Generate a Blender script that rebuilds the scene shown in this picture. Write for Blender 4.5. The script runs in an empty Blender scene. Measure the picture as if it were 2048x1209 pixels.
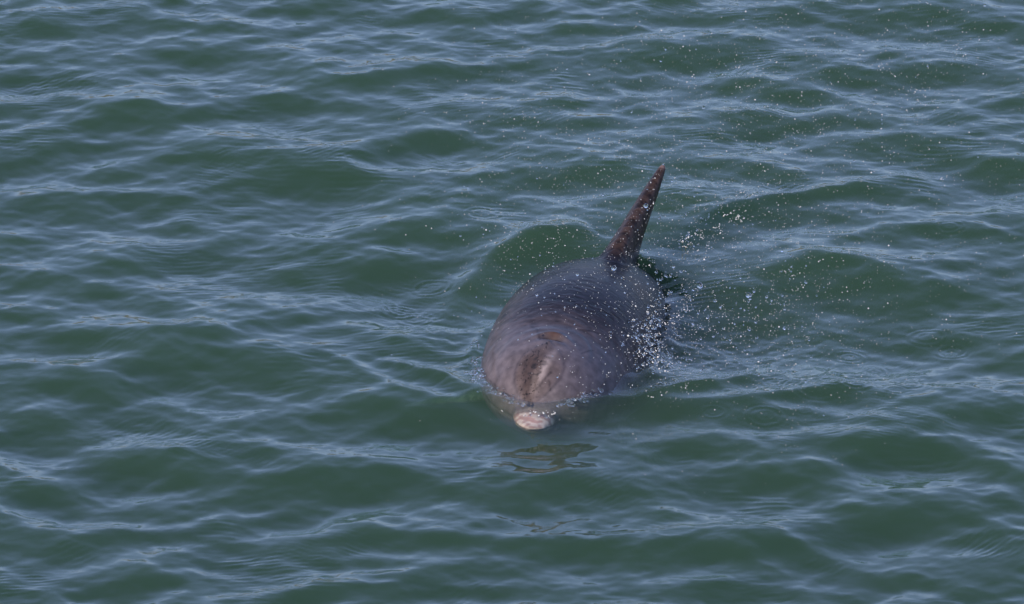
import bpy, bmesh, math, random
import numpy as np
from mathutils import Vector

random.seed(7)
rng = np.random.default_rng(11)
scene = bpy.context.scene
COL = scene.collection

# ------------------------------------------------------------------ camera
ELEV = math.radians(22.0)          # the lens looks down on the water at this angle
DIST = 22.0
WIDTH = 2048 * 0.0014              # metres of water across the frame at the origin
MPP = 0.0014
CAM = np.array([0.0, -DIST * math.cos(ELEV), DIST * math.sin(ELEV)])
FWD = np.array([0.0, math.cos(ELEV), -math.sin(ELEV)])
RIGHT = np.array([1.0, 0.0, 0.0])
UP = np.array([0.0, math.sin(ELEV), math.cos(ELEV)])
cam_data = bpy.data.cameras.new('camera')
cam_data.sensor_width = 36.0
cam_data.lens = 36.0 * DIST / WIDTH
cam_data.clip_start = 0.1
cam_data.clip_end = 6000.0
cam_data.dof.use_dof = True
cam_data.dof.focus_distance = DIST - 0.35
cam_data.dof.aperture_fstop = 16.0
cam = bpy.data.objects.new('camera', cam_data)
COL.objects.link(cam)
cam.location = CAM
cam.rotation_euler = (math.pi / 2 - ELEV, 0, 0)
scene.camera = cam

# ------------------------------------------------------------------ light
SUN_ELEV = math.radians(22)
SUN_AZ = math.radians(-142)        # from +Y, clockwise: behind the camera, to its left
sun_dir = Vector((math.sin(SUN_AZ) * math.cos(SUN_ELEV), math.cos(SUN_AZ) * math.cos(SUN_ELEV), math.sin(SUN_ELEV)))
world = bpy.data.worlds.new('World')
scene.world = world
world.use_nodes = True
wn = world.node_tree
sky = wn.nodes.new('ShaderNodeTexSky')
sky.sky_type = 'NISHITA'
sky.sun_disc = False
sky.sun_elevation = SUN_ELEV
sky.sun_rotation = SUN_AZ % (2 * math.pi)
sky.air_density = 0.9
sky.dust_density = 0.0
sky.ozone_density = 1.5
bg = wn.nodes['Background']
bg.inputs['Strength'].default_value = 0.15
# a thin even veil of high haze over the blue
veil = wn.nodes.new('ShaderNodeVectorMath'); veil.operation = 'MULTIPLY_ADD'
veil.inputs[1].default_value = (0.3, 0.3, 0.3)
veil.inputs[2].default_value = (0.31 / .15, 0.42 / .15, 0.82 / .15)
wn.links.new(sky.outputs[0], veil.inputs[0])
wn.links.new(veil.outputs[0], bg.inputs[0])
sd = bpy.data.lights.new('sun', 'SUN')
sd.energy = 4.5
sd.angle = math.radians(0.5)
sd.color = (1.0, 0.87, 0.70)
sun = bpy.data.objects.new('sun', sd)
COL.objects.link(sun)
sun.rotation_euler = sun_dir.to_track_quat('Z', 'Y').to_euler()

scene.view_settings.view_transform = 'Standard'
scene.view_settings.look = 'None'
scene.view_settings.exposure = 0.12
scene.view_settings.gamma = 1.0
scene.view_settings.use_curve_mapping = False
scene.cycles.use_denoising = True
scene.cycles.volume_bounces = 3
scene.cycles.transparent_max_bounces = 24
scene.cycles.max_bounces = 10
scene.cycles.sample_clamp_indirect = 6.0


# ------------------------------------------------------------------ helpers
def to_world(px, py, z=0.0):
    """the place at height z that the photograph shows at pixel (px, py) of 2048 x 1209"""
    d = FWD * DIST + RIGHT * ((px - 1024) * MPP) + UP * ((604.5 - py) * MPP)
    t = (z - CAM[2]) / d[2]
    return CAM + d * t


def to_pixel(x, y, z=0.0):
    rx, ry, rz = x - CAM[0], y - CAM[1], z - CAM[2]
    dep = ry * FWD[1] + rz * FWD[2]
    return 1024 + rx / dep * DIST / MPP, 604.5 - (ry * UP[1] + rz * UP[2]) / dep * DIST / MPP


def tag(o, label=None, cat=None, group=None, kind=None):
    if label: o['label'] = label
    if cat: o['category'] = cat
    if group: o['group'] = group
    if kind: o['kind'] = kind
    return o


def mesh_obj(name, verts, faces, mats=(), parent=None, smooth=True):
    me = bpy.data.meshes.new(name)
    verts = np.asarray(verts, dtype=np.float32)
    faces = np.asarray(faces, dtype=np.int32)
    me.vertices.add(len(verts))
    me.vertices.foreach_set('co', verts.ravel())
    n, k = faces.shape
    me.loops.add(n * k)
    me.loops.foreach_set('vertex_index', faces.ravel())
    me.polygons.add(n)
    me.polygons.foreach_set('loop_start', np.arange(0, n * k, k, dtype=np.int32))
    me.update(calc_edges=True)
    me.validate()
    if smooth:
        me.polygons.foreach_set('use_smooth', np.ones(len(me.polygons), dtype=bool))
    for m in mats:
        me.materials.append(m)
    o = bpy.data.objects.new(name, me)
    COL.objects.link(o)
    if parent: o.parent = parent
    return o


def nodes_of(name):
    m = bpy.data.materials.new(name)
    m.use_nodes = True
    nt = m.node_tree
    nt.nodes.clear()
    return m, nt, nt.nodes, nt.links


def N(nt, kind, **kw):
    n = nt.nodes.new(kind)
    for k, v in kw.items():
        if k in n.inputs: n.inputs[k].default_value = v
        else: setattr(n, k, v)
    return n


# ------------------------------------------------------------------ materials
def water_material():
    m, nt, nd, ln = nodes_of('water')
    out = N(nt, 'ShaderNodeOutputMaterial')
    geo = N(nt, 'ShaderNodeNewGeometry')
    # fine relief: tiny ripples in patches
    mp = N(nt, 'ShaderNodeMapping'); mp.inputs['Scale'].default_value = (1, 2.2, 1)
    mp.inputs['Rotation'].default_value = (0, 0, 0.18)
    ln.new(geo.outputs['Position'], mp.inputs['Vector'])
    n1 = N(nt, 'ShaderNodeTexNoise'); n1.inputs['Scale'].default_value = 26; n1.inputs['Detail'].default_value = 1.5
    ln.new(mp.outputs[0], n1.inputs['Vector'])
    msk = N(nt, 'ShaderNodeTexNoise'); msk.inputs['Scale'].default_value = 2.6; msk.inputs['Detail'].default_value = 2
    ln.new(geo.outputs['Position'], msk.inputs['Vector'])
    mr = N(nt, 'ShaderNodeMapRange'); mr.inputs['From Min'].default_value = 0.45; mr.inputs['From Max'].default_value = 0.75
    mr.inputs['To Min'].default_value = 0.03; mr.inputs['To Max'].default_value = 0.2
    ln.new(msk.outputs['Fac'], mr.inputs['Value'])
    b = N(nt, 'ShaderNodeBump'); b.inputs['Distance'].default_value = 0.004
    ln.new(n1.outputs['Fac'], b.inputs['Height']); ln.new(mr.outputs[0], b.inputs['Strength'])
    # Schlick's reflectance, the same from both sides: daylight gets into the water at the sun's low angle
    dt = N(nt, 'ShaderNodeVectorMath', operation='DOT_PRODUCT')
    ln.new(geo.outputs['Incoming'], dt.inputs[0]); ln.new(b.outputs[0], dt.inputs[1])
    ab_ = N(nt, 'ShaderNodeMath', operation='ABSOLUTE'); ln.new(dt.outputs['Value'], ab_.inputs[0])
    om = N(nt, 'ShaderNodeMath', operation='SUBTRACT', use_clamp=True); om.inputs[0].default_value = 1; ln.new(ab_.outputs[0], om.inputs[1])
    pw = N(nt, 'ShaderNodeMath', operation='POWER'); pw.inputs[1].default_value = 5; ln.new(om.outputs[0], pw.inputs[0])
    fr = N(nt, 'ShaderNodeMath', operation='MULTIPLY_ADD'); fr.inputs[1].default_value = .98; fr.inputs[2].default_value = .02
    ln.new(pw.outputs[0], fr.inputs[0])
    gl = N(nt, 'ShaderNodeBsdfGlossy'); gl.inputs['Roughness'].default_value = 0.065
    gl.inputs['Color'].default_value = (1, 1, 1, 1)
    ln.new(b.outputs[0], gl.inputs['Normal'])
    tr = N(nt, 'ShaderNodeBsdfTransparent')
    mx = N(nt, 'ShaderNodeMixShader')
    ln.new(fr.outputs[0], mx.inputs[0]); ln.new(tr.outputs[0], mx.inputs[1]); ln.new(gl.outputs[0], mx.inputs[2])
    ln.new(mx.outputs[0], out.inputs['Surface'])
    # silty green water: scatters and absorbs, so that things fade a few hand-breadths down
    sc = N(nt, 'ShaderNodeVolumeScatter'); sc.inputs['Color'].default_value = (0.60, 0.93, 0.58, 1)
    sc.inputs['Density'].default_value = 0.57; sc.inputs['Anisotropy'].default_value = 0.0
    ab = N(nt, 'ShaderNodeVolumeAbsorption'); ab.inputs['Color'].default_value = (0.2, 0.46, 0.22, 1)
    ab.inputs['Density'].default_value = 4.0
    ad = N(nt, 'ShaderNodeAddShader')
    ln.new(sc.outputs[0], ad.inputs[0]); ln.new(ab.outputs[0], ad.inputs[1])
    ln.new(ad.outputs[0], out.inputs['Volume'])
    m.cycles.homogeneous_volume = True
    return m


def skin_material():
    m, nt, nd, ln = nodes_of('dolphin_skin')
    out = N(nt, 'ShaderNodeOutputMaterial')
    col = N(nt, 'ShaderNodeVertexColor'); col.layer_name = 'pigment'
    lc = N(nt, 'ShaderNodeAttribute'); lc.attribute_name = 'body_coords'
    # mottling
    n1 = N(nt, 'ShaderNodeTexNoise'); n1.inputs['Scale'].default_value = 38; n1.inputs['Detail'].default_value = 5
    ln.new(lc.outputs['Vector'], n1.inputs['Vector'])
    r1 = N(nt, 'ShaderNodeMapRange'); r1.inputs['From Min'].default_value = .3; r1.inputs['From Max'].default_value = .7
    r1.inputs['To Min'].default_value = .66; r1.inputs['To Max'].default_value = 1.28
    ln.new(n1.outputs['Fac'], r1.inputs['Value'])
    mul = N(nt, 'ShaderNodeMix'); mul.data_type = 'RGBA'; mul.blend_type = 'MULTIPLY'; mul.inputs[0].default_value = 1
    ln.new(col.outputs['Color'], mul.inputs[6]); ln.new(r1.outputs[0], mul.inputs[7])
    # darker streaks running along the skin
    mp = N(nt, 'ShaderNodeMapping'); mp.inputs['Scale'].default_value = (15, 30, 15)
    ln.new(lc.outputs['Vector'], mp.inputs['Vector'])
    n2 = N(nt, 'ShaderNodeTexNoise'); n2.inputs['Scale'].default_value = 2.2; n2.inputs['Detail'].default_value = 4; n2.inputs['Distortion'].default_value = .6
    ln.new(mp.outputs[0], n2.inputs['Vector'])
    bs = N(nt, 'ShaderNodeBsdfPrincipled')
    bs.inputs['Roughness'].default_value = 0.36; bs.inputs['Specular IOR Level'].default_value = 0.05
    bs.inputs['IOR'].default_value = 1.4
    bs.inputs['Coat Weight'].default_value = 0.36
    bs.inputs['Coat Roughness'].default_value = 0.07
    bs.inputs['Coat IOR'].default_value = 1.33
    bs.inputs['Subsurface Weight'].default_value = 0.0
    r2 = N(nt, 'ShaderNodeMapRange'); r2.inputs['From Min'].default_value = .32; r2.inputs['From Max'].default_value = .62
    r2.inputs['To Min'].default_value = .25; r2.inputs['To Max'].default_value = 1.35
    ln.new(n2.outputs['Fac'], r2.inputs['Value'])
    mul2 = N(nt, 'ShaderNodeMix'); mul2.data_type = 'RGBA'; mul2.blend_type = 'MULTIPLY'
    xs = N(nt, 'ShaderNodeSeparateXYZ'); ln.new(lc.outputs['Vector'], xs.inputs[0])
    r3 = N(nt, 'ShaderNodeMapRange'); r3.inputs['From Min'].default_value = .33; r3.inputs['From Max'].default_value = .55
    r3.inputs['To Min'].default_value = 0.0; r3.inputs['To Max'].default_value = .95
    ln.new(xs.outputs[1], r3.inputs['Value']); ln.new(r3.outputs[0], mul2.inputs[0])
    ln.new(mul.outputs[2], mul2.inputs[6]); ln.new(r2.outputs[0], mul2.inputs[7])
    # fine dark flecks and scratches where the pigment layer asks for them
    fm = N(nt, 'ShaderNodeMapping'); fm.inputs['Scale'].default_value = (1, .6, 1)
    ln.new(lc.outputs['Vector'], fm.inputs['Vector'])
    fl = N(nt, 'ShaderNodeTexNoise'); fl.inputs['Scale'].default_value = 150; fl.inputs['Detail'].default_value = 3
    ln.new(fm.outputs[0], fl.inputs['Vector'])
    fr_ = N(nt, 'ShaderNodeMapRange'); fr_.inputs['From Min'].default_value = .60; fr_.inputs['From Max'].default_value = .66
    ln.new(fl.outputs['Fac'], fr_.inputs['Value'])
    fmul = N(nt, 'ShaderNodeMath', operation='MULTIPLY'); ln.new(fr_.outputs[0], fmul.inputs[0]); ln.new(col.outputs['Alpha'], fmul.inputs[1])
    mx3 = N(nt, 'ShaderNodeMix'); mx3.data_type = 'RGBA'; mx3.inputs[7].default_value = (.012, .010, .011, 1)
    ln.new(fmul.outputs[0], mx3.inputs[0]); ln.new(mul2.outputs[2], mx3.inputs[6])
    ln.new(mx3.outputs[2], bs.inputs['Base Color'])
    b1 = N(nt, 'ShaderNodeBump'); b1.inputs['Distance'].default_value = 0.006
    pm = N(nt, 'ShaderNodeTexNoise'); pm.inputs['Scale'].default_value = 11; pm.inputs['Detail'].default_value = 2
    ln.new(lc.outputs['Vector'], pm.inputs['Vector'])
    pr = N(nt, 'ShaderNodeMapRange'); pr.inputs['From Min'].default_value = .4; pr.inputs['From Max'].default_value = .65
    pr.inputs['To Min'].default_value = .15; ln.new(pm.outputs['Fac'], pr.inputs['Value'])
    pp = N(nt, 'ShaderNodeMath', operation='MULTIPLY'); ln.new(pr.outputs[0], pp.inputs[0]); ln.new(r3.outputs[0], pp.inputs[1])
    ln.new(pp.outputs[0], b1.inputs['Strength'])
    ln.new(n2.outputs['Fac'], b1.inputs['Height'])
    n3 = N(nt, 'ShaderNodeTexNoise'); n3.inputs['Scale'].default_value = 130; n3.inputs['Detail'].default_value = 2
    ln.new(lc.outputs['Vector'], n3.inputs['Vector'])
    b2 = N(nt, 'ShaderNodeBump'); b2.inputs['Distance'].default_value = 0.001; b2.inputs['Strength'].default_value = .35
    ln.new(n3.outputs['Fac'], b2.inputs['Height']); ln.new(b1.outputs[0], b2.inputs['Normal'])
    ln.new(b2.outputs[0], bs.inputs['Normal'])
    ln.new(b2.outputs[0], bs.inputs['Coat Normal'])
    ln.new(bs.outputs[0], out.inputs['Surface'])
    return m


def simple(name, color, rough=.5, **kw):
    m, nt, nd, ln = nodes_of(name)
    out = N(nt, 'ShaderNodeOutputMaterial'); bs = N(nt, 'ShaderNodeBsdfPrincipled')
    bs.inputs['Base Color'].default_value = (*color, 1); bs.inputs['Roughness'].default_value = rough
    for k, v in kw.items(): bs.inputs[k].default_value = v
    nz = N(nt, 'ShaderNodeTexNoise'); nz.inputs['Scale'].default_value = 3
    rr_ = N(nt, 'ShaderNodeMapRange'); rr_.inputs['To Min'].default_value = rough * .85; rr_.inputs['To Max'].default_value = min(1, rough * 1.15)
    ln.new(nz.outputs['Fac'], rr_.inputs['Value']); ln.new(rr_.outputs[0], bs.inputs['Roughness'])
    ln.new(bs.outputs[0], out.inputs['Surface'])
    return m


def drop_material():
    m, nt, nd, ln = nodes_of('water_drop')
    out = N(nt, 'ShaderNodeOutputMaterial')
    g = N(nt, 'ShaderNodeBsdfPrincipled')
    g.inputs['Base Color'].default_value = (1, 1, 1, 1); g.inputs['Transmission Weight'].default_value = 1.0
    g.inputs['Roughness'].default_value = 0.12; g.inputs['IOR'].default_value = 1.333
    ln.new(g.outputs[0], out.inputs['Surface'])
    return m


def spray_material():
    """droplets of a millimetre or two, coloured white to stand in for their sparkle in the sun"""
    m, nt, nd, ln = nodes_of('spray')
    out = N(nt, 'ShaderNodeOutputMaterial')
    d = N(nt, 'ShaderNodeBsdfDiffuse'); d.inputs['Color'].default_value = (.85, .83, .78, 1)  # white body colour replaces the sun's sparkle on clear drops
    t = N(nt, 'ShaderNodeBsdfTranslucent'); t.inputs['Color'].default_value = (.85, .83, .78, 1)
    g = N(nt, 'ShaderNodeBsdfGlossy'); g.inputs['Roughness'].default_value = .25
    a = N(nt, 'ShaderNodeMixShader'); a.inputs[0].default_value = .3
    b = N(nt, 'ShaderNodeMixShader'); b.inputs[0].default_value = .2
    ln.new(d.outputs[0], a.inputs[1]); ln.new(t.outputs[0], a.inputs[2])
    ln.new(a.outputs[0], b.inputs[1]); ln.new(g.outputs[0], b.inputs[2])
    ln.new(b.outputs[0], out.inputs['Surface'])
    return m


M_WATER, M_SKIN, M_DROP, M_SPRAY = water_material(), skin_material(), drop_material(), spray_material()
M_EYE = simple('eye', (.01, .008, .007), .08)
M_HOLE = simple('blowhole_lining', (.02, .015, .015), .4)


def dune_material():
    m, nt, nd, ln = nodes_of('dune_sand')
    out = N(nt, 'ShaderNodeOutputMaterial'); bs = N(nt, 'ShaderNodeBsdfPrincipled')
    bs.inputs['Roughness'].default_value = .9
    geo = N(nt, 'ShaderNodeNewGeometry')
    nz = N(nt, 'ShaderNodeTexNoise'); nz.inputs['Scale'].default_value = .05; nz.inputs['Detail'].default_value = 6
    ln.new(geo.outputs['Position'], nz.inputs['Vector'])
    cr = N(nt, 'ShaderNodeValToRGB')
    cr.color_ramp.elements[0].position = .42; cr.color_ramp.elements[0].color = (.035, .04, .02, 1)
    cr.color_ramp.elements[1].position = .5; cr.color_ramp.elements[1].color = (.22, .18, .125, 1)
    ln.new(nz.outputs['Fac'], cr.inputs[0]); ln.new(cr.outputs[0], bs.inputs['Base Color'])
    ln.new(bs.outputs[0], out.inputs['Surface'])
    return m


# ------------------------------------------------------------------ the water's shape
G = 2048
TILE = 8.192
step = TILE / G
ax = (np.arange(G) - G // 2) * step
kk = np.fft.fftfreq(G, step) * 2 * np.pi
KX = kk[None, :]
KY = kk[:, None]
K2 = KX ** 2 + KY ** 2
K2[0, 0] = 1
K = np.sqrt(K2)


def noise_field(psd, seed):
    r = np.random.default_rng(seed)
    w = np.fft.fft2(r.standard_normal((G, G)).astype(np.float32))
    f = np.fft.ifft2(w * np.sqrt(psd)).real
    return f


def slope_rms(f):
    return np.sqrt(np.mean((np.diff(f, axis=0) / step) ** 2) + np.mean((np.diff(f, axis=1) / step) ** 2))


th = np.arctan2(KY, KX)


def spread(center, p):
    return np.abs(np.cos(th - center)) ** p


lam = 2 * np.pi / K
psd = K ** -4.5 * (0.5 * spread(math.radians(100), 4) + .55 * spread(math.radians(52), 6) + .45 * spread(math.radians(140), 6) + .12) * np.exp(-(lam / .48) ** 2) * np.exp(-(.05 / lam) ** 2)
psd[0, 0] = 0
base = noise_field(psd, 5)
base *= 0.145 / slope_rms(base)

XX, YY = np.meshgrid(ax, ax)
PX, PY = to_pixel(XX, YY)
inframe = (np.clip((PX + 150) / 250, 0, 1) * np.clip((2198 - PX) / 250, 0, 1)
           * np.clip((PY + 120) / 200, 0, 1) * np.clip((1330 - PY) / 200, 0, 1))
inframe = inframe * inframe * (3 - 2 * inframe)

# faces of the waves that tilt towards the lens: where each lies (pixel x, y, half width, half height, tilt, steepness)
FACES = [
 (60,65,85,25,0,1),(320,48,95,20,-4,.9),(390,118,110,26,-6,1),(450,58,50,10,0,.7),(560,20,110,13,3,.8),(850,32,85,15,0,.8),
 (500,118,60,14,-10,.7),(70,170,90,22,0,1),(560,218,110,18,3,1),(700,186,75,18,10,1),(900,152,105,13,8,1.1),(285,250,125,34,-4,1.2),
 (150,300,85,16,0,.9),(40,325,55,22,0,.9),(380,313,95,17,10,1),(590,370,135,44,-3,1.2),(830,298,120,18,8,1.1),(95,410,85,20,0,1),
 (290,402,95,15,-2,1.1),(25,492,45,20,0,1),(350,455,90,16,0,.6),(380,516,85,20,3,.9),(500,482,50,18,0,.7),(800,468,105,28,0,.9),
 (745,548,120,24,0,1),(60,562,85,15,0,.9),(200,592,80,13,0,.8),(60,650,95,22,0,.9),(175,697,95,20,-10,.9),(400,690,95,17,-3,.8),
 (440,750,185,36,-3,1.2),(680,662,50,11,0,.7),(230,815,130,32,-15,1.2),(50,850,65,24,0,.8),(690,832,115,24,3,1),(315,948,145,36,-5,1.25),
 (75,1000,75,22,0,.8),(620,975,75,28,0,1.1),(785,975,110,34,-8,1.2),(530,905,42,12,0,.7),(510,1043,90,18,14,1),(290,1070,60,12,0,.7),
 (450,1085,55,11,0,.7),(300,1170,120,13,5,.9),(660,1193,160,16,4,.9),(820,1085,150,20,0,.9),(980,880,85,15,3,.8),
 (930,28,60,12,0,.6),(1130,62,95,12,5,.8),(1740,40,175,26,-2,1.1),(1920,18,85,16,0,.9),(1385,120,85,20,-5,1),(1540,106,55,17,-20,.9),
 (1675,80,65,12,-10,.8),(1440,182,115,16,4,1),(1715,160,75,18,-5,1),(1900,150,95,20,0,1),(1610,200,75,16,0,.8),(1700,248,105,18,0,.9),
 (1530,270,95,16,0,.8),(1820,302,115,22,-8,1.1),(1450,350,115,20,-5,1),(1985,350,85,26,5,1.1),(1675,402,100,12,8,1.1),(1610,440,95,14,0,.7),
 (1880,470,115,15,0,.9),(2010,215,55,14,0,.8),(1160,368,130,22,0,1.1),(1000,255,95,12,0,.6),(1090,215,80,12,0,.6),(1230,255,90,12,0,.6),
 (1060,520,110,42,14,1.5),(900,585,75,26,0,.9),(1400,470,80,60,12,1.3),(1720,600,160,48,-12,1.3),(1480,640,150,60,0,1.1),(1360,580,60,60,0,1.0),
 (1890,592,65,18,0,.8),(1865,679,75,15,0,1),(1585,842,95,20,0,.9),(1627,796,115,10,3,.7),(1800,860,105,15,-3,.7),(1250,832,130,18,3,1.2),
 (900,848,130,24,0,1.1),(1180,843,100,18,0,1),(1400,905,130,26,0,1),(1135,985,78,24,8,1),(1560,960,125,30,0,1.2),(1800,915,170,28,-5,1.2),
 (2010,952,60,18,0,.8),(1780,1060,155,38,0,1.3),(1600,1108,110,24,-15,1.1),(1450,1115,85,20,-5,1),(1110,1105,140,28,0,1),(1500,1182,125,20,0,1),
 (1900,1082,70,22,0,.9),(1975,855,85,24,-8,.9),(1330,1035,85,15,0,.8),(1930,1190,90,12,8,.8),(1840,1163,70,12,0,.8),(930,780,80,14,-18,.9),
 (1330,1100,60,16,0,.6),(1240,60,60,10,0,.6),(1085,30,60,10,0,.5),(2000,60,60,12,0,.8),(1350,40,80,10,0,.6),(620,640,60,12,0,.5),
 (700,1120,70,12,0,.7),(960,1180,70,12,0,.6),(120,1110,80,14,0,.6),(560,560,60,18,0,.6),(160,440,40,10,0,.4),
]
S = np.zeros((G, G), np.float64)
for (px, py, a, b, tilt, amp) in FACES:
    w = to_world(px, py)
    rx = a * MPP * 2.3 + .05
    ry = (b + a * abs(math.sin(math.radians(tilt)))) * MPP / math.sin(ELEV) * 2.6 + .06
    i0, i1 = [int(np.clip((v + TILE / 2) / step, 0, G)) for v in (w[1] - ry, w[1] + ry)]
    j0, j1 = [int(np.clip((v + TILE / 2) / step, 0, G)) for v in (w[0] - rx, w[0] + rx)]
    if i1 <= i0 or j1 <= j0: continue
    qx = PX[i0:i1, j0:j1] - px; qy = -(PY[i0:i1, j0:j1] - py)
    c, s_ = math.cos(math.radians(tilt)), math.sin(math.radians(tilt))
    u = (qx * c + qy * s_) / a; v = (-qx * s_ + qy * c) / b
    # the face bows: its crest line is convex, its foot runs out in two horns
    v = v + 0.45 * u * u - .12
    r2 = np.abs(u) ** 2.4 + np.abs(v) ** 2.4
    # a little steeper towards the crest
    S[i0:i1, j0:j1] = np.maximum(S[i0:i1, j0:j1], amp * np.exp(-r2) * (1 + .25 * np.tanh(v)))
S -= (S * inframe).sum() / inframe.sum() * inframe
lowp = np.exp(-K2 * .006 ** 2)
Hh = -1j * KY * np.fft.fft2(S) / K2 * lowp
Hh[0, 0] = 0
Hh *= (1 - np.exp(-(K / 1.6) ** 4))
painted = np.fft.ifft2(Hh).real * 0.38

# small waves that ride everywhere
psd2 = K ** -4.2 * (.35 * spread(math.radians(85), 4) + .5 * spread(math.radians(130), 8) + .5 * spread(math.radians(40), 8) + .15) * np.exp(-(lam / .24) ** 2) * np.exp(-(.022 / lam) ** 2)
psd2[0, 0] = 0
small = noise_field(psd2, 21); small *= .045 / slope_rms(small)


def train(deg, lam0, seed, rms, thr=.9, width=.16):
    """trains of fine parasitic ripples, in scattered patches"""
    p = np.exp(-((lam - lam0) / (lam0 * .18)) ** 2) * np.exp(-(((th - math.radians(deg) + np.pi / 2) % np.pi - np.pi / 2) / .22) ** 2)
    f = noise_field(p, seed); f *= rms / max(slope_rms(f), 1e-9)
    q = np.exp(-(K * width / 2) ** 2); g = noise_field(q, seed + 1); g /= g.std()
    return f * np.clip((g - thr) / .9, 0, 1.6)


trains = (train(100, .024, 31, .11) + train(60, .020, 41, .12, 1.0) + train(135, .022, 51, .12, 1.0) + train(85, .030, 61, .10))


def blob(px, py, a, b, tilt=0):
    qx = PX - px; qy = -(PY - py)
    c, s_ = math.cos(math.radians(tilt)), math.sin(math.radians(tilt))
    return np.exp(-((qx * c + qy * s_) / a) ** 2 - ((-qx * s_ + qy * c) / b) ** 2)


# water broken up by the swimming animal and by falling drops
psd3 = K ** -3.2 * np.exp(-(lam / .09) ** 2) * np.exp(-(.016 / lam) ** 2)
psd3[0, 0] = 0
rough = noise_field(psd3, 77); rough *= .16 / slope_rms(rough)
rmask = np.clip(blob(1500, 690, 190, 45, 4) + .8 * blob(1400, 410, 120, 45, -8) + .9 * blob(880, 665, 80, 45, -20)
                + .7 * blob(1340, 700, 60, 70) + 1.9 * blob(1000, 790, 48, 20, -28) + 1.9 * blob(1150, 806, 60, 15, 15)
                + .8 * blob(940, 735, 30, 40), 0, 2)

H = base * (1 - .34 * inframe) * (1 - .6 * np.clip(blob(1430, 540, 230, 110, 0) + blob(1060, 520, 110, 60, 15), 0, 1)) + painted * inframe + small + .5 * trains 


def seg_ridge(pts, width, height):
    """a ridge along a polyline of pixels"""
    W = [to_world(*p)[:2] for p in pts]
    d2 = np.full((G, G), 9.0)
    x0, x1 = min(p[0] for p in W) - .4, max(p[0] for p in W) + .4
    y0, y1 = min(p[1] for p in W) - .4, max(p[1] for p in W) + .4
    j0, j1 = [int((v + TILE / 2) / step) for v in (x0, x1)]
    i0, i1 = [int((v + TILE / 2) / step) for v in (y0, y1)]
    X_, Y_ = XX[i0:i1, j0:j1], YY[i0:i1, j0:j1]
    dd = np.full(X_.shape, 9.0); tt = np.zeros(X_.shape)
    for n, (p, q) in enumerate(zip(W[:-1], W[1:])):
        vx, vy = q[0] - p[0], q[1] - p[1]
        t = np.clip(((X_ - p[0]) * vx + (Y_ - p[1]) * vy) / (vx * vx + vy * vy), 0, 1)
        e = (X_ - p[0] - t * vx) ** 2 + (Y_ - p[1] - t * vy) ** 2
        tt = np.where(e < dd, (n + t) / (len(W) - 1), tt); dd = np.minimum(dd, e)
    fade = np.sin(np.pi * np.clip(tt, 0.0, 1.0)) ** .6
    out = np.zeros((G, G)); out[i0:i1, j0:j1] = height * fade * np.exp(-dd / width ** 2)
    return out


# calm the random waves round the head, then raise the bow wave over the beak
head = blob(1075, 800, 160, 90)
H *= 1 - .75 * np.clip(head, 0, 1)
H += seg_ridge([(880, 775), (960, 806), (1010, 822), (1075, 831), (1150, 826), (1260, 808), (1400, 780), (1560, 735)], .038, .031)
H += seg_ridge([(760, 720), (860, 752), (930, 782), (985, 806)], .035, .016)
H += seg_ridge([(1200, 845), (1400, 818), (1600, 790), (1700, 770)], .05, .010)
H -= .005 * blob(1075, 880, 90, 30)
H += .026 * blob(985, 788, 45, 16, -28) + .02 * blob(1158, 803, 50, 12, 14)
H += seg_ridge([(1340, 500), (1430, 440), (1530, 412), (1680, 385), (1850, 350)], .05, .018)
H += seg_ridge([(1190, 468), (1080, 486), (980, 528), (915, 590), (880, 640)], .06, .024)
H += seg_ridge([(960, 812), (880, 812), (800, 790), (720, 745), (640, 700)], .035, .008)
H += seg_ridge([(1500, 560), (1620, 530), (1740, 540), (1850, 610)], .06, .016)
H += seg_ridge([(1345, 600), (1335, 680), (1298, 745), (1230, 788)], .03, .012) + seg_ridge([(990, 630), (955, 690), (932, 745)], .025, .012)
H += .75 * rough * rmask
H -= .022 * blob(1262, 775, 55, 24, 20)
# rings where drops have fallen
RINGS = [(800, 610, .045), (832, 625, .05), (868, 622, .02), (1637, 784, .062), (1663, 771, .04), (1710, 772, .045), (1366, 765, .06), (1427, 834, .03),
         (1531, 839, .05), (1610, 825, .02), (1850, 665, .05), (1900, 690, .04), (1900, 460, .04), (1580, 769, .03), (1550, 765, .035), (1470, 795, .03), (965, 435, .05),
         (860, 565, .05), (1820, 770, .03), (1790, 785, .025), (1700, 700, .04), (1750, 730, .03)]
for px, py, r in RINGS:
    w = to_world(px, py)
    i, j = int((w[1] + TILE / 2) / step), int((w[0] + TILE / 2) / step)
    n = 34
    sl = (slice(i - n, i + n), slice(j - n, j + n))
    d = np.hypot(XX[sl] - w[0], YY[sl] - w[1])
    H[sl] += .0009 * np.cos((d - r) * 2 * np.pi / .021) * np.exp(-((d - r) / .016) ** 2)
    H[sl] += .0007 * np.cos((d - r * .5) * 2 * np.pi / .018) * np.exp(-((d - r * .5) / .01) ** 2)

Hf = np.fft.fft2(H); Hf[0, 0] = 0
H = np.fft.ifft2(Hf).real
CH = np.exp(-(.03 / lam) ** 2)          # only the larger waves bunch up at their crests
DX = np.fft.ifft2(-1j * KX / K * Hf * CH).real
DY = np.fft.ifft2(-1j * KY / K * Hf * CH).real


def sample(F, x, y):
    fx = ((x + TILE / 2) / step) % G; fy = ((y + TILE / 2) / step) % G
    i0 = np.floor(fy).astype(int) % G; j0 = np.floor(fx).astype(int) % G
    a = fx - np.floor(fx); b = fy - np.floor(fy)
    i1 = (i0 + 1) % G; j1 = (j0 + 1) % G
    return (F[i0, j0] * (1 - a) * (1 - b) + F[i0, j1] * a * (1 - b) + F[i1, j0] * (1 - a) * b + F[i1, j1] * a * b)


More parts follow.
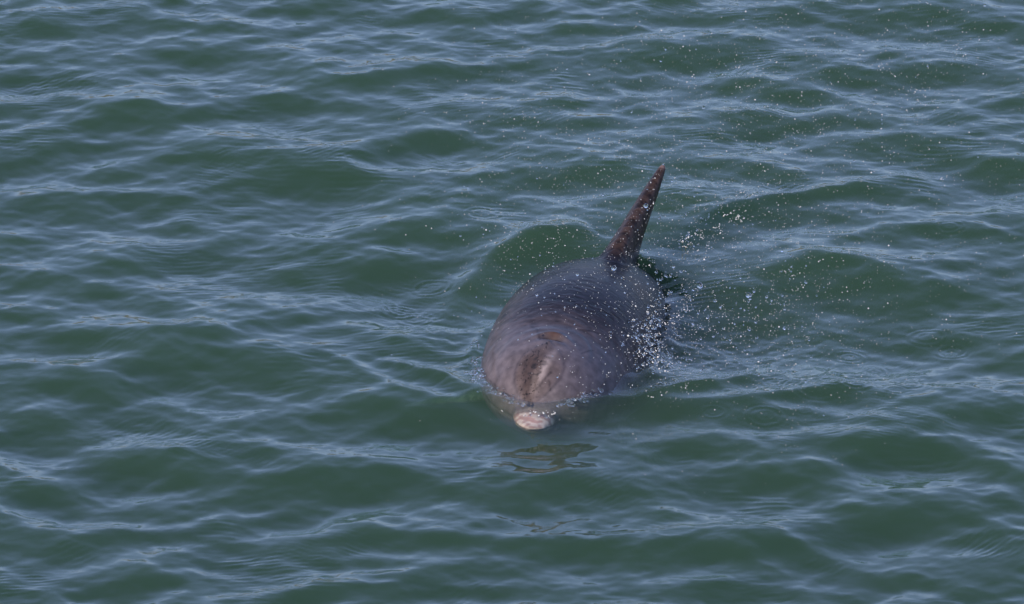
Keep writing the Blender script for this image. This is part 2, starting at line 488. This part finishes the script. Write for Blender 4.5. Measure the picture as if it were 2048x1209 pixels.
def axis(lo, hi, d, far, growth=1.045):
    core = np.arange(lo, hi, d)
    ext = []; s_ = d; p = 0
    while p < far:
        s_ = s_ * growth if s_ < 2 else s_ * 1.3
        p += s_; ext.append(p)
    ext = np.array(ext)
    return np.concatenate([lo - ext[::-1], core, core[-1] + ext])


gx = axis(-1.62, 1.62, .0045, 1800)
gy = axis(-2.35, 2.85, .0058, 1800)
VX, VY = np.meshgrid(gx, gy)
spx = np.gradient(gx)[None, :] * np.ones_like(VY); spy = np.gradient(gy)[:, None] * np.ones_like(VX)
sp = np.maximum(spx, spy)
amp = np.clip(1 - (sp - .03) / .25, 0, 1)
VZ = sample(H, VX, VY) * amp
cx = sample(DX, VX, VY) * amp; cy = sample(DY, VX, VY) * amp
CHOP = .5
V = np.stack([VX - CHOP * cx, VY - CHOP * cy, VZ], -1).reshape(-1, 3)
ny, nx = VX.shape
idx = np.arange(ny * nx).reshape(ny, nx)
quads = np.stack([idx[:-1, :-1], idx[:-1, 1:], idx[1:, 1:], idx[1:, :-1]], -1).reshape(-1, 4)
# sides and bottom close the body of water
x0, x1, y0, y1 = gx[0], gx[-1], gy[0], gy[-1]
rim = np.concatenate([idx[0, :], idx[1:, -1], idx[-1, -2::-1], idx[-2:0:-1, 0]])
lowr = V[rim].copy(); lowr[:, 2] = -4.0
nb = len(V)
V = np.concatenate([V, lowr, [[0, 0, -4.0]]])
r = len(rim); a = rim; bq = np.roll(rim, -1); la = nb + np.arange(r); lb = nb + (np.arange(r) + 1) % r
side = np.stack([a, la, lb, bq], -1)
water = mesh_obj('water', V, np.concatenate([quads, side]), (M_WATER,))
bm = bmesh.new(); bm.from_mesh(water.data); bm.verts.ensure_lookup_table()
bm.faces.new([bm.verts[i] for i in la[::-1]])
bm.verts.remove(bm.verts[nb + r])
bm.to_mesh(water.data); bm.free()
tag(water, 'rippled green-blue water surface filling the whole view', None, None, 'structure')

# sea bed and the low far shore that the steepest wavelets mirror
n = 40
bx = np.linspace(-1850, 1850, n)
BX, BY = np.meshgrid(bx, bx)
bi = np.arange(n * n).reshape(n, n)
bed = mesh_obj('sea_bed', np.stack([BX, BY, -4.4 + .2 * np.sin(BX * .01) * np.cos(BY * .013)], -1).reshape(-1, 3),
               np.stack([bi[:-1, :-1], bi[:-1, 1:], bi[1:, 1:], bi[1:, :-1]], -1).reshape(-1, 4), (simple('silt', (.16, .15, .11), .9),))
tag(bed, kind='structure')
na = 160
sv, sf = [], []
prof = [(0, -2.0), (4, .5), (14, .45), (26, .8), (60, 1.0), (140, .8), (220, -2.0)]
for i in range(na):
    a_ = math.radians(-75 + 150 * i / (na - 1))
    hh = 22 + 5 * math.sin(i * .21) + 2.5 * math.sin(i * .57 + 1) + 1.2 * math.sin(i * 1.7)
    for (dr, f) in prof:
        rr = 420 + dr + 12 * math.sin(i * .13)
        sv.append((rr * math.sin(a_), rr * math.cos(a_), f * hh if f > 0 else -2))
m_ = len(prof)
for i in range(na - 1):
    for j in range(m_ - 1):
        sf.append((i * m_ + j, i * m_ + j + 1, (i + 1) * m_ + j + 1, (i + 1) * m_ + j))
shore = mesh_obj('hills', sv, [q[::-1] for q in sf], (dune_material(),))
tag(shore, kind='structure')


# ------------------------------------------------------------------ the dolphin
# local frame: x = u (to its left), y = s (metres back from the tip of the beak), z = v (up)
PROF = np.array([
 # s     w     top   bottom
 (0.000, .014, .006, .010), (0.008, .027, .009, .008), (0.03, .041, .016, .013), (0.07, .054, .026, .024), (0.11, .060, .032, .042),
 (0.135, .066, .056, .048), (0.16, .088, .090, .058), (0.20, .124, .126, .076), (0.25, .154, .152, .100), (0.30, .177, .165, .120),
 (0.345, .191, .171, .135), (0.42, .208, .180, .158), (0.55, .226, .200, .192), (0.75, .240, .216, .224), (0.95, .244, .220, .232),
 (1.15, .228, .206, .218), (1.40, .186, .176, .184), (1.65, .134, .138, .138), (1.90, .080, .098, .095), (2.10, .044, .062, .060), (2.26, .024, .032, .032), (2.36, .012, .014, .014)])


def smooth_interp(x, xs, ys):
    """monotone-ish cubic through the table"""
    m = np.gradient(ys, xs)
    i = np.clip(np.searchsorted(xs, x) - 1, 0, len(xs) - 2)
    h = xs[i + 1] - xs[i]; t = np.clip((x - xs[i]) / h, 0, 1)
    return ((2 * t**3 - 3 * t**2 + 1) * ys[i] + (t**3 - 2 * t**2 + t) * h * m[i] + (-2 * t**3 + 3 * t**2) * ys[i + 1] + (t**3 - t**2) * h * m[i + 1])


def lathe_body():
    ss = np.concatenate([np.linspace(0, .03, 6), np.linspace(.04, .4, 46), np.linspace(.42, 2.36, 90)])
    A = 64
    an = np.linspace(0, 2 * np.pi, A, endpoint=False)
    w, t, b = [smooth_interp(ss, PROF[:, 0], PROF[:, k]) for k in (1, 2, 3)]
    ca, sa = np.cos(an), np.sin(an)
    X = w[:, None] * ca; Z = np.where(sa > 0, t[:, None], b[:, None]) * sa
    Y = ss[:, None] * np.ones(A)
    v = np.stack([X, Y, Z], -1).reshape(-1, 3)
    nr = len(ss); ii = np.arange(nr * A).reshape(nr, A)
    f = [(ii[i, j], ii[i, (j + 1) % A], ii[i + 1, (j + 1) % A], ii[i + 1, j]) for i in range(nr - 1) for j in range(A)]
    return v.tolist(), [tuple(int(q) for q in x) for x in f], ii


def foil(bm, rings):
    """closed vane: rings of points, joined and capped"""
    vs = [[bm.verts.new(p) for p in r] for r in rings]
    n = len(vs[0])
    for a, b in zip(vs[:-1], vs[1:]):
        for j in range(n):
            bm.faces.new((a[j], a[(j + 1) % n], b[(j + 1) % n], b[j]))
    bm.faces.new(vs[0][::-1]); bm.faces.new(vs[-1])


def foil_ring(center_fn, chord, thick, n=18):
    out = []
    for k in range(n):
        a = 2 * math.pi * k / n
        c = .5 - .5 * math.cos(a)                       # 0 leading edge .. 1 trailing
        th_ = thick * (1.15 * math.sqrt(max(c, 0)) * (1 - c) ** .8) * 1.05 * (1 if math.sin(a) >= 0 else -1)
        if abs(math.sin(a)) < 1e-6: th_ = 0
        out.append(center_fn(c * chord, th_))
    return out


bm = bmesh.new()
v, f, ii = lathe_body()
bv = [bm.verts.new(p) for p in v]
for q in f: bm.faces.new([bv[i] for i in q])
bm.faces.new([bv[i] for i in ii[0]][::-1]); bm.faces.new([bv[i] for i in ii[-1]])
# dorsal fin
rings = []
for h, s0, ch, th_ in [(-.06, .87, .50, .17), (.0, .95, .38, .102), (.03, 1.005, .315, .084), (.08, 1.07, .255, .068), (.13, 1.13, .205, .058),
                       (.18, 1.19, .152, .047), (.225, 1.245, .10, .032), (.252, 1.285, .06, .021), (.262, 1.31, .03, .012)]:
    rings.append(foil_ring(lambda c, t, h=h, s0=s0: (t - .012 + .36 * max(h, 0) ** 2, s0 + c, .205 + h * 1.10), ch, th_))
foil(bm, rings)
# flippers
for sgn in (-1, 1):
    rings = []
    for d, s0, ch, th_ in [(-.05, .50, .17, .05), (.02, .52, .16, .042), (.10, .56, .135, .03), (.20, .63, .105, .022), (.28, .70, .07, .015), (.33, .755, .03, .008)]:
        rings.append(foil_ring(lambda c, t, d=d, s0=s0: (sgn * (.17 + d * .8), s0 + c, -.13 - d * .55 + t), ch, th_))
    foil(bm, rings if sgn > 0 else [r_[::-1] for r_ in rings])
# flukes
for sgn in (-1, 1):
    rings = []
    for d, s0, ch, th_ in [(-.03, 2.17, .22, .05), (.04, 2.19, .20, .036), (.12, 2.235, .15, .022), (.20, 2.30, .10, .014), (.27, 2.37, .035, .008)]:
        rings.append(foil_ring(lambda c, t, d=d, s0=s0: (sgn * d, s0 + c, t), ch, th_))
    foil(bm, rings if sgn > 0 else [r_[::-1] for r_ in rings])
bmesh.ops.recalc_face_normals(bm, faces=bm.faces)
raw = bpy.data.meshes.new('raw'); bm.to_mesh(raw); bm.free()
tmp = bpy.data.objects.new('tmp', raw); COL.objects.link(tmp)
md = tmp.modifiers.new('r', 'REMESH'); md.mode = 'VOXEL'; md.voxel_size = .0052; md.adaptivity = 0
sm = tmp.modifiers.new('s', 'SMOOTH'); sm.factor = .5; sm.iterations = 10
dg = bpy.context.evaluated_depsgraph_get()
body_me = bpy.data.meshes.new_from_object(tmp.evaluated_get(dg))
bpy.data.objects.remove(tmp); bpy.data.meshes.remove(raw)
nv = len(body_me.vertices)
co = np.empty(nv * 3, np.float32); body_me.vertices.foreach_get('co', co); co = co.reshape(-1, 3).astype(np.float64)
no = np.empty(nv * 3, np.float32); body_me.vertices.foreach_get('normal', no); no = no.reshape(-1, 3).astype(np.float64)
s, w_ = co[:, 1], co[:, 2]
u = co[:, 0] + .014 * (co[:, 1] < .6)      # the blowhole and the melon's crest sit a little to one side
topside = np.clip(w_ / .05, 0, 1)
g = lambda x, c, wd: np.exp(-((x - c) / wd) ** 2)

BH = .318
bend = BH + 6.0 * u * u * -1.0                         # crescent, horns forward
disp = np.zeros(nv)
disp -= topside * .018 * g(s, bend, .009) * g(u, 0, .022)            # the blowhole's slit
disp += topside * .009 * g(s, bend + .020, .012) * g(u, 0, .045)     # raised lip behind it
disp += topside * .003 * g(s, bend - .022, .014) * g(u, 0, .04)
disp -= topside * .004 * g(s, .41, .03) * g(u, 0, .14)               # nape
for c_, a_ in ((.385, .0009), (.41, -.0008), (.455, .0007), (.49, -.0006), (.53, .0006)):
    rr = np.hypot(u * .8, s - .30)
    disp += topside * a_ * g(rr + .012 * np.sin(u * 31 + c_ * 40), c_ - .30, .010)
# melon: oval with a soft rim, two low ridges running to its tip
hw = .003 + .062 * np.sin(np.pi * np.clip((s - .118) / .172, 0.0, 1) ** 1.0) ** .8
ov = np.abs(u + .002) / hw + 3 * np.clip(.12 - s, 0, 1) * 10 + np.clip(s - .285, 0, 1) * 40
melon = topside * (s < .33)
disp -= melon * .0007 * g(ov, 1.0, .10)
disp += melon * .006 * np.clip(1 - ov, 0, 1)
disp += melon * .004 * g(u, .030 - .55 * (.25 - s) * (s < .25), .010) * g(s, .20, .07)
disp -= melon * .004 * g(u, -.004, .007) * g(s, .145, .03)
# gape of the mouth
mouthz = -.006 - .10 * np.clip(s - .05, 0, .4)
disp -= .004 * g(w_, mouthz, .005) * (s < .30) * np.clip(np.abs(u) / .02, 0, 1)
co += no * disp[:, None]

# pigment
q = np.random.default_rng(3)


def vnoise(P, freq, seed):
    """cheap smooth value noise at points P"""
    r_ = np.random.default_rng(seed); T = r_.random((32, 32, 32))
    X = P * freq; I = np.floor(X).astype(int); F = X - I; F = F * F * (3 - 2 * F)
    out = 0
    for a in (0, 1):
        for b in (0, 1):
            for c in (0, 1):
                wt = (F[:, 0] if a else 1 - F[:, 0]) * (F[:, 1] if b else 1 - F[:, 1]) * (F[:, 2] if c else 1 - F[:, 2])
                out = out + wt * T[(I[:, 0] + a) % 32, (I[:, 1] + b) % 32, (I[:, 2] + c) % 32]
    return out


dark = np.array([.012, .009, .013]); mid = np.array([.070, .053, .054]); pale = np.array([.34, .27, .24]); pink = np.array([.42, .33, .26])
nzz = vnoise(co, 9, 1) * .6 + vnoise(co, 23, 2) * .4
elev = w_ / .2                                         # 1 on the back .. -1 on the belly
cape = np.clip((elev - np.clip(.50 - (s - .50) * 1.6, 0.02, .50) + .5 * (nzz - .5)) / .55, 0, 1)
cape *= np.clip((s - .30) / .22, .0, 1)
headc = np.clip((.52 - s) / .25, 0, 1)[:, None]
C = (mid[None] + headc * np.array([.036, .033, .038])) * (1 - cape[:, None]) + dark[None] * cape[:, None]
belly = np.clip((-elev - .35 + .3 * (nzz - .5)) / .5, 0, 1)
C = C * (1 - belly[:, None]) + pale[None] * belly[:, None]
lo = (g(s, .135, .035) * topside * .45)[:, None]; C = C * (1 - lo) + np.array([.175, .145, .14]) * lo
# melon patch, rim, pale stripes
inm = np.clip((1.02 - ov) / .15, 0, 1) * melon
C = C * (1 - .45 * inm[:, None]) + np.array([.115, .078, .066]) * .45 * inm[:, None]
opn = np.clip((.285 - s) / .06, 0, 1)
rim_ = (g(ov, 1.0, .07) * melon * .42 * opn)[:, None]; C = C * (1 - rim_) + dark * 1.3 * rim_
st = np.clip(g(u, .026 - .22 * (.25 - s), .009) * g(s, .19, .055) * melon * .85, 0, 1)[:, None]
C = C * (1 - st) + np.array([.34, .27, .25]) * st
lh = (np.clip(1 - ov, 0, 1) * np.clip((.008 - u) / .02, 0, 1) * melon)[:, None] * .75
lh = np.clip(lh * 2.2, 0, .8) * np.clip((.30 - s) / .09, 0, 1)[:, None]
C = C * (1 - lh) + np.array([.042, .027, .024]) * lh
st = np.clip(g(u, -.006, .004) * g(s, .155, .02) * melon * .5, 0, 1)[:, None]
C = C * (1 - st) + pale * st
band = (g(u, -.002 + .012 * (vnoise(co, 30, 6) - .5), .012) * (s > .14) * (s < .30) * topside * .5)[:, None]
C = C * (1 - band) + np.array([.075, .055, .05]) * band
spk = vnoise(co, 160, 9) * .6 + vnoise(co, 75, 8) * .4
sm_ = (np.clip((spk - .66) / .05, 0, 1) * inm * np.clip(g(u, -.012, .03), 0, 1) * .85)[:, None]
C = C * (1 - sm_) + np.array([.02, .018, .02]) * sm_
# scratches
for (su, ssn, du, ds) in [(.012, .15, .02, .035), (-.03, .30, -.02, .05), (.05, .42, .05, .03), (-.05, .36, -.03, .04), (.09, .30, .02, .05), (.034, .165, .008, -.012), (-.09, .5, .04, .05)]:
    L2 = du * du + ds * ds
    t = np.clip(((u - su) * du + (s - ssn) * ds) / L2, 0, 1)
    d_ = np.hypot(u - su - t * du, s - ssn - t * ds)
    k_ = (np.exp(-(d_ / .0028) ** 2) * topside * .6)[:, None]
    C = C * (1 - k_) + dark * .7 * k_
# blowhole: dark slit, brown behind
k_ = (g(s, bend + .016, .010) * g(u, .0, .024) * topside * .8)[:, None]; C = C * (1 - k_) + np.array([.07, .034, .022]) * k_
k_ = (g(s, bend, .007) * g(u, 0, .028) * topside)[:, None]; C = C * (1 - k_) + np.array([.012, .009, .009]) * k_
# beak: colour darkened above to give the dim water film over it, pinkish white tip with blotches
bk = np.clip((.125 - s) / .02, 0, 1)
tipm = np.clip((.115 - s + .05 * (nzz - .5)) / .05, 0, 1)
bk = bk * np.clip((w_ + .01) / .02, 0, 1) * .6
C = C * (1 - bk[:, None]) + mid * .45 * bk[:, None]
bl = np.clip((vnoise(co * np.array([1, 1, 2.2]), 85, 12) - .52) / .12, 0, 1) * .75
tipc = pink[None] * (1 - bl[:, None]) + np.array([.25, .13, .10]) * bl[:, None]
C = C * (1 - tipm[:, None]) + tipc * tipm[:, None]
k_ = (g(w_, mouthz + .004, .0028) * (s < .12) * .8)[:, None]; C = C * (1 - k_) + np.array([.05, .03, .028]) * k_
# fin: brown
fin = np.clip((w_ - .225) / .03, 0, 1) * (s > .85) * (s < 1.5)
C = C * (1 - fin[:, None]) + (np.array([.050, .030, .023]) * (.7 + .6 * nzz[:, None])) * fin[:, None]
tipf = np.clip((w_ - .478) / .006, 0, 1) * (s > .85) * (s < 1.5)
C = C * (1 - tipf[:, None]) + np.array([.13, .08, .065]) * tipf[:, None]

# pose: a gently bent spine, rolled a little to its left
SP = np.array([  # s, pixel x, pixel y (for height 0), real x,y computed, z of the axis
 (0.0, .052, -.888, -.011), (.12, .062, -.787, -.020), (.35, .100, -.563, -.038), (.75, .185, -.172, -.072),
 (1.05, .243, .120, -.146), (1.35, .295, .405, -.24), (1.7, .335, .735, -.29), (2.05, .37, 1.04, -.46), (2.4, .385, 1.33, -.66)])
ROLL = math.radians(13)
hs = np.array([smooth_interp(s, SP[:, 0], SP[:, k]) for k in (1, 2, 3)]).T
e_ = .01
h2 = np.array([smooth_interp(np.clip(s + e_, 0, 2.4), SP[:, 0], SP[:, k]) for k in (1, 2, 3)]).T
h1 = np.array([smooth_interp(np.clip(s - e_, 0, 2.4), SP[:, 0], SP[:, k]) for k in (1, 2, 3)]).T
T = h2 - h1; T /= np.linalg.norm(T, axis=1)[:, None]
U0 = np.stack([T[:, 1], -T[:, 0], 0 * T[:, 0]], 1); U0 /= np.linalg.norm(U0, axis=1)[:, None]
V0 = np.cross(U0, T)
rl = ROLL * np.clip(.35 + s / .8, .35, 1)[:, None]
Vv = V0 * np.cos(rl) + U0 * np.sin(rl); Uu = U0 * np.cos(rl) - V0 * np.sin(rl)
PW = hs + Uu * co[:, :1] + Vv * co[:, 2:3] + T * ((s - np.clip(s, 0, 2.4))[:, None])
body_me.vertices.foreach_set('co', PW.astype(np.float32).ravel())
at = body_me.attributes.new('body_coords', 'FLOAT_VECTOR', 'POINT'); at.data.foreach_set('vector', co.astype(np.float32).ravel())
ca_ = body_me.color_attributes.new('pigment', 'FLOAT_COLOR', 'POINT')
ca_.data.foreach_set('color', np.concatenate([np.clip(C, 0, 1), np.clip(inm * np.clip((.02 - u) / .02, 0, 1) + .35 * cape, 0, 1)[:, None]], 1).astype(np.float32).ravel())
body_me.polygons.foreach_set('use_smooth', np.ones(len(body_me.polygons), dtype=bool))
body_me.materials.clear(); body_me.materials.append(M_SKIN)
body_me.update()


def pose(uu, ss_, vv):
    ss_ = float(ss_)
    c = np.array([smooth_interp(np.array([ss_]), SP[:, 0], SP[:, k])[0] for k in (1, 2, 3)])
    a = np.array([smooth_interp(np.array([ss_ + e_]), SP[:, 0], SP[:, k])[0] for k in (1, 2, 3)])
    b = np.array([smooth_interp(np.array([max(ss_ - e_, 0)]), SP[:, 0], SP[:, k])[0] for k in (1, 2, 3)])
    t = a - b; t /= np.linalg.norm(t)
    u0 = np.array([t[1], -t[0], 0]); u0 /= np.linalg.norm(u0); v0 = np.cross(u0, t)
    r_ = ROLL * min(1, max(.35, .35 + ss_ / .8))
    return c + (u0 * math.cos(r_) - v0 * math.sin(r_)) * uu + (v0 * math.cos(r_) + u0 * math.sin(r_)) * vv


root = bpy.data.objects.new('dolphin', None); COL.objects.link(root)
root.location = (SP[3, 1], SP[3, 2], SP[3, 3])
tag(root, 'wet grey-brown dolphin swimming head-on with its dorsal fin and back out of the water', 'dolphin')
body = bpy.data.objects.new('body', body_me); COL.objects.link(body)
body.parent = root; body.matrix_parent_inverse = root.matrix_world.inverted()
body.location = [-c for c in root.location]
for sg in (-1, 1):
    p = pose(sg * .150, .335, -.045)
    bm = bmesh.new(); bmesh.ops.create_uvsphere(bm, u_segments=20, v_segments=12, radius=.014)
    me = bpy.data.meshes.new('eye'); bm.to_mesh(me); bm.free(); me.materials.append(M_EYE)
    for pl in me.polygons: pl.use_smooth = True
    e = bpy.data.objects.new('eye', me); COL.objects.link(e); e.parent = root
    e.location = [p[i] - root.location[i] for i in range(3)]

# ------------------------------------------------------------------ spray
def ico(sub, r=1.0):
    bm = bmesh.new(); bmesh.ops.create_icosphere(bm, subdivisions=sub, radius=r)
    v = np.array([x.co[:] for x in bm.verts]); f = np.array([[y.index for y in x.verts] for x in bm.faces]); bm.free()
    return v, f


def scatter(name, P, R, mat, sub=1, stretch=None):
    v, f = ico(sub)
    n = len(P)
    sv = v[None] * R[:, None, None]
    if stretch is not None: sv = sv * stretch[:, None, :]
    VV = (sv + P[:, None, :]).reshape(-1, 3)
    FF = (f[None] + (np.arange(n) * len(v))[:, None, None]).reshape(-1, 3)
    return mesh_obj(name, VV, FF, (mat,))


# clouds of drops: (pixel x, y, sigma x, sigma y, tilt, count, mean height over the water)
CLOUDS = [(1500, 600, 170, 110, -10, 1000, .10), (1350, 520, 120, 100, 0, 420, .16), (1450, 330, 260, 160, -10, 1300, .25), (1650, 150, 260, 130, 0, 1200, .3),
          (1250, 430, 130, 110, 10, 380, .18), (1150, 250, 160, 120, 0, 300, .25), (1060, 520, 80, 80, 0, 220, .14), (1180, 620, 90, 80, 0, 150, .22),
          (940, 420, 110, 150, 0, 90, .2), (1330, 660, 50, 60, 0, 260, .08), (1450, 690, 130, 40, 0, 260, .05), (1850, 350, 160, 180, 0, 260, .3), (1500, 760, 160, 60, 0, 60, .03),
          (1300, 800, 250, 150, 0, 25, .1)]
P, R = [], []
for (px, py, sx, sy, tl, n, hz) in CLOUDS:
    n = int(n * 1.35)
    a = rng.standard_normal((n, 2)); c, s_ = math.cos(math.radians(tl)), math.sin(math.radians(tl))
    x = px + a[:, 0] * sx * c + a[:, 1] * sy * s_; y = py - (a[:, 0] * sx * s_ - a[:, 1] * sy * c)
    k_ = rng.random(n) < .3                          # many hang in little clumps and strings
    src = rng.integers(0, max(n // 9, 1), n)
    x = np.where(k_, x[src] + rng.standard_normal(n) * 13, x); y = np.where(k_, y[src] + rng.standard_normal(n) * 11, y)
    z = np.abs(rng.normal(hz, hz * .5, n)) + .015
    rr = .00062 * np.exp(rng.standard_normal(n) * .40)
    for i in range(n):
        P.append(to_world(x[i], y[i], z[i])); R.append(rr[i])
P = np.array(P); R = np.array(R)
nd_ = len(P)
stretch = 1 + .35 * rng.random((nd_, 3))
fine = scatter('fine_spray', P, R, M_SPRAY, 1, stretch)
tag(fine, 'fine glittering spray hanging over the water around and right of the dolphin', 'spray', kind='stuff')

# ------------------------------------------------------------------ drops one can pick out
proto_me = []
for k in range(4):
    v, f = ico(3)
    n_ = 1 + .12 * np.sin(v @ rng.normal(0, 1.6, (3,)) + k) + .08 * np.sin(v @ rng.normal(0, 2.4, (3,)))
    me = bpy.data.meshes.new('water_drop'); me.from_pydata((v * n_[:, None]).tolist(), [], f.tolist())
    for pl in me.polygons: pl.use_smooth = True
    me.materials.append(M_DROP); proto_me.append(me)


def drop(px, py, rpx, z, label, group=None):
    o = bpy.data.objects.new('water_drop', proto_me[random.randrange(4)]); COL.objects.link(o)
    o.location = to_world(px, py, z)
    r_ = rpx * MPP
    o.scale = (r_, r_ * random.uniform(.9, 1.1), r_ * random.uniform(.9, 1.15))
    o.rotation_euler = (random.random() * 6, random.random() * 6, random.random() * 6)
    tag(o, label, 'water drop', group)
    return o


drop(1399, 570, 6.5, .10, 'largest clear round drop, right of the dolphin\'s back over green water')
drop(1292, 412, 4.5, .30, 'clear round drop at the dark right edge of the dorsal fin, halfway up')
drop(1497, 590, 5.5, .10, 'clear drop with a smaller one just below, farther right of the two big drops')
drop(1500, 597, 3.0, .10, 'small drop just under a bigger one, right of the dolphin\'s back')
drop(1228, 536, 5.0, .22, 'drop clinging in front of the base of the dorsal fin')
drop(1155, 549, 3.2, .20, 'lone drop over the upper back left of the fin base')
drop(1331, 552, 3.0, .15, 'small drop beside the right foot of the fin')
drop(1347, 533, 3.4, .15, 'round drop in the green gap right of the fin foot')
drop(1407, 215, 3.6, .35, 'drop standing alone in the upper right water well above the fin')
drop(1074, 590, 3.0, .15, 'drop low over the left edge of the dolphin\'s back')
ZONES = [
 (1325, 590, 35, 50, 40, .08, (1.6, 3.4), 'clear drop among those flying off the dolphin\'s right-hand flank', 'drops flying off the flank'),
 (1480, 620, 110, 70, 90, .08, (1.4, 3.2), 'small clear drop in the dense cloud right of the dolphin\'s back', 'drops right of the back'),
 (1360, 500, 60, 70, 40, .14, (1.3, 2.6), 'small clear drop in the green trough just right of the dorsal fin', 'drops right of the fin'),
 (1500, 250, 240, 130, 55, .3, (1.3, 2.4), 'small drop high over the water behind and right of the fin', 'drops over the upper right water'),
 (1160, 640, 90, 70, 40, .2, (1.2, 2.2), 'small drop over the dolphin\'s dark wet back', 'drops over the back'),
 (960, 480, 90, 100, 20, .15, (1.2, 2.0), 'small drop over the water left of the dorsal fin', 'drops left of the fin')]
for (px, py, sx, sy, n, hz, (r0, r1), lab, grp) in ZONES:
    for i in range(n):
        drop(random.gauss(px, sx), random.gauss(py, sy), r0 + (r1 - r0) * random.random() ** 2, max(.03, random.gauss(hz, hz * .4)), lab, grp)


# ------------------------------------------------------------------ splash along the flank: torn sheets and beads of water
def splash(name, strands, label):
    bm = bmesh.new()
    for (px, py, z, n, spx_, dirx, diry) in strands:
        x, y = px, py; zz = z
        for i in range(n):
            p = to_world(x, y, zz)
            r_ = MPP * spx_ * random.uniform(.55, 1.35)
            res = bmesh.ops.create_icosphere(bm, subdivisions=2, radius=1)
            sx, sy, sz = random.uniform(.8, 1.8), random.uniform(.7, 1.2), random.uniform(.7, 1.5)
            rot = random.uniform(-1, 1)
            for v in res['verts']:
                a, b, c = v.co.x * sx * r_, v.co.y * sy * r_, v.co.z * sz * r_
                v.co = (p[0] + a * math.cos(rot) - c * math.sin(rot), p[1] + b, p[2] + a * math.sin(rot) + c * math.cos(rot))
            x += dirx * random.uniform(.3, 1.3) + random.uniform(-2, 2); y += diry * random.uniform(.3, 1.3) + random.uniform(-2, 2)
            zz = max(.004, zz + random.uniform(-.006, .006))
    me = bpy.data.meshes.new(name); bm.to_mesh(me); bm.free()
    for pl in me.polygons: pl.use_smooth = True
    me.materials.append(M_DROP)
    o = bpy.data.objects.new(name, me); COL.objects.link(o)
    return tag(o, label, 'splash', kind='stuff')


st = []
for i in range(46):
    st.append((random.gauss(1298, 17), random.gauss(675, 38), random.uniform(.02, .10), random.randint(3, 9), random.uniform(1.0, 2.2), random.uniform(-5, 5), random.uniform(-5, 5)))
for i in range(22):
    st.append((random.gauss(1335, 18), random.gauss(712, 14), random.uniform(.01, .05), random.randint(3, 8), random.uniform(1, 1.9), random.uniform(-5, 5), random.uniform(-3, 3)))
splash('flank_splash', st, 'torn beads and strands of water thrown up along the dolphin\'s right-hand flank')
st = []
M_GLASS = M_DROP
M_DROP = M_SPRAY  # white material paints the sparkle of light on the splash
for i in range(60):
    st.append((random.gauss(1302, 20), random.gauss(690, 36), random.uniform(.02, .10), random.randint(1, 3), random.uniform(.6, 1.2), random.uniform(-4, 4), random.uniform(-4, 4)))
splash('splash_sparkle', st, 'bright sunlit beads among the splash on the dolphin\'s right-hand flank')
M_DROP = M_GLASS
st = []
for i in range(20):
    st.append((random.gauss(957, 10), random.gauss(735, 20), random.uniform(.0, .03), random.randint(3, 6), random.uniform(1, 1.8), random.uniform(-4, 4), random.uniform(-4, 4)))
splash('shoulder_splash', st[:], 'small beads of water where the dolphin\'s left-hand cheek breaks the surface')
st = []
for (cx_, cy_, sx_, sy_, tl_, n_) in ((1008, 790, 30, 7, -32, 70), (1145, 803, 26, 5, 20, 60), (955, 752, 8, 14, 0, 30)):
    for i in range(n_):
        a_, b_ = random.gauss(0, sx_), random.gauss(0, sy_); t_ = math.radians(tl_)
        st.append((cx_ + a_ * math.cos(t_) + b_ * math.sin(t_), cy_ - a_ * math.sin(t_) + b_ * math.cos(t_), random.uniform(.018, .034), random.randint(1, 3), random.uniform(1.0, 2.0), random.uniform(-4, 4), random.uniform(-1, 1)))
splash('cheek_splash', st, 'ridged film of water breaking over both cheeks beside the beak')
st = []
for i in range(24):
    x = random.gauss(1385, 26)
    st.append((x, 470 - (x - 1385) * .6 + random.gauss(0, 8), random.uniform(.0, .03), random.randint(2, 6), random.uniform(.6, 1.1), random.uniform(-4, 4), random.uniform(-3, 3)))
for i in range(10):
    st.append((random.gauss(1495, 14), random.gauss(432, 6), random.uniform(.0, .02), random.randint(2, 4), random.uniform(.6, 1.0), random.uniform(-4, 4), random.uniform(-2, 2)))
M_DROP = M_SPRAY  # white material paints the glints on the churned wake
splash('wake_splash', st, 'churned beads of water, coloured white for their sun glints, on the green slope right of the dorsal fin')
st = []
for i in range(22):
    st.append((random.gauss(1078, 26), random.gauss(827, 3), random.uniform(.030, .036), 1, random.uniform(.6, 1.1), 0, 0))  # white beads added as the sparkle on the film
splash('beak_glints', st, 'row of tiny bright beads on the water film across the dolphin\'s beak')
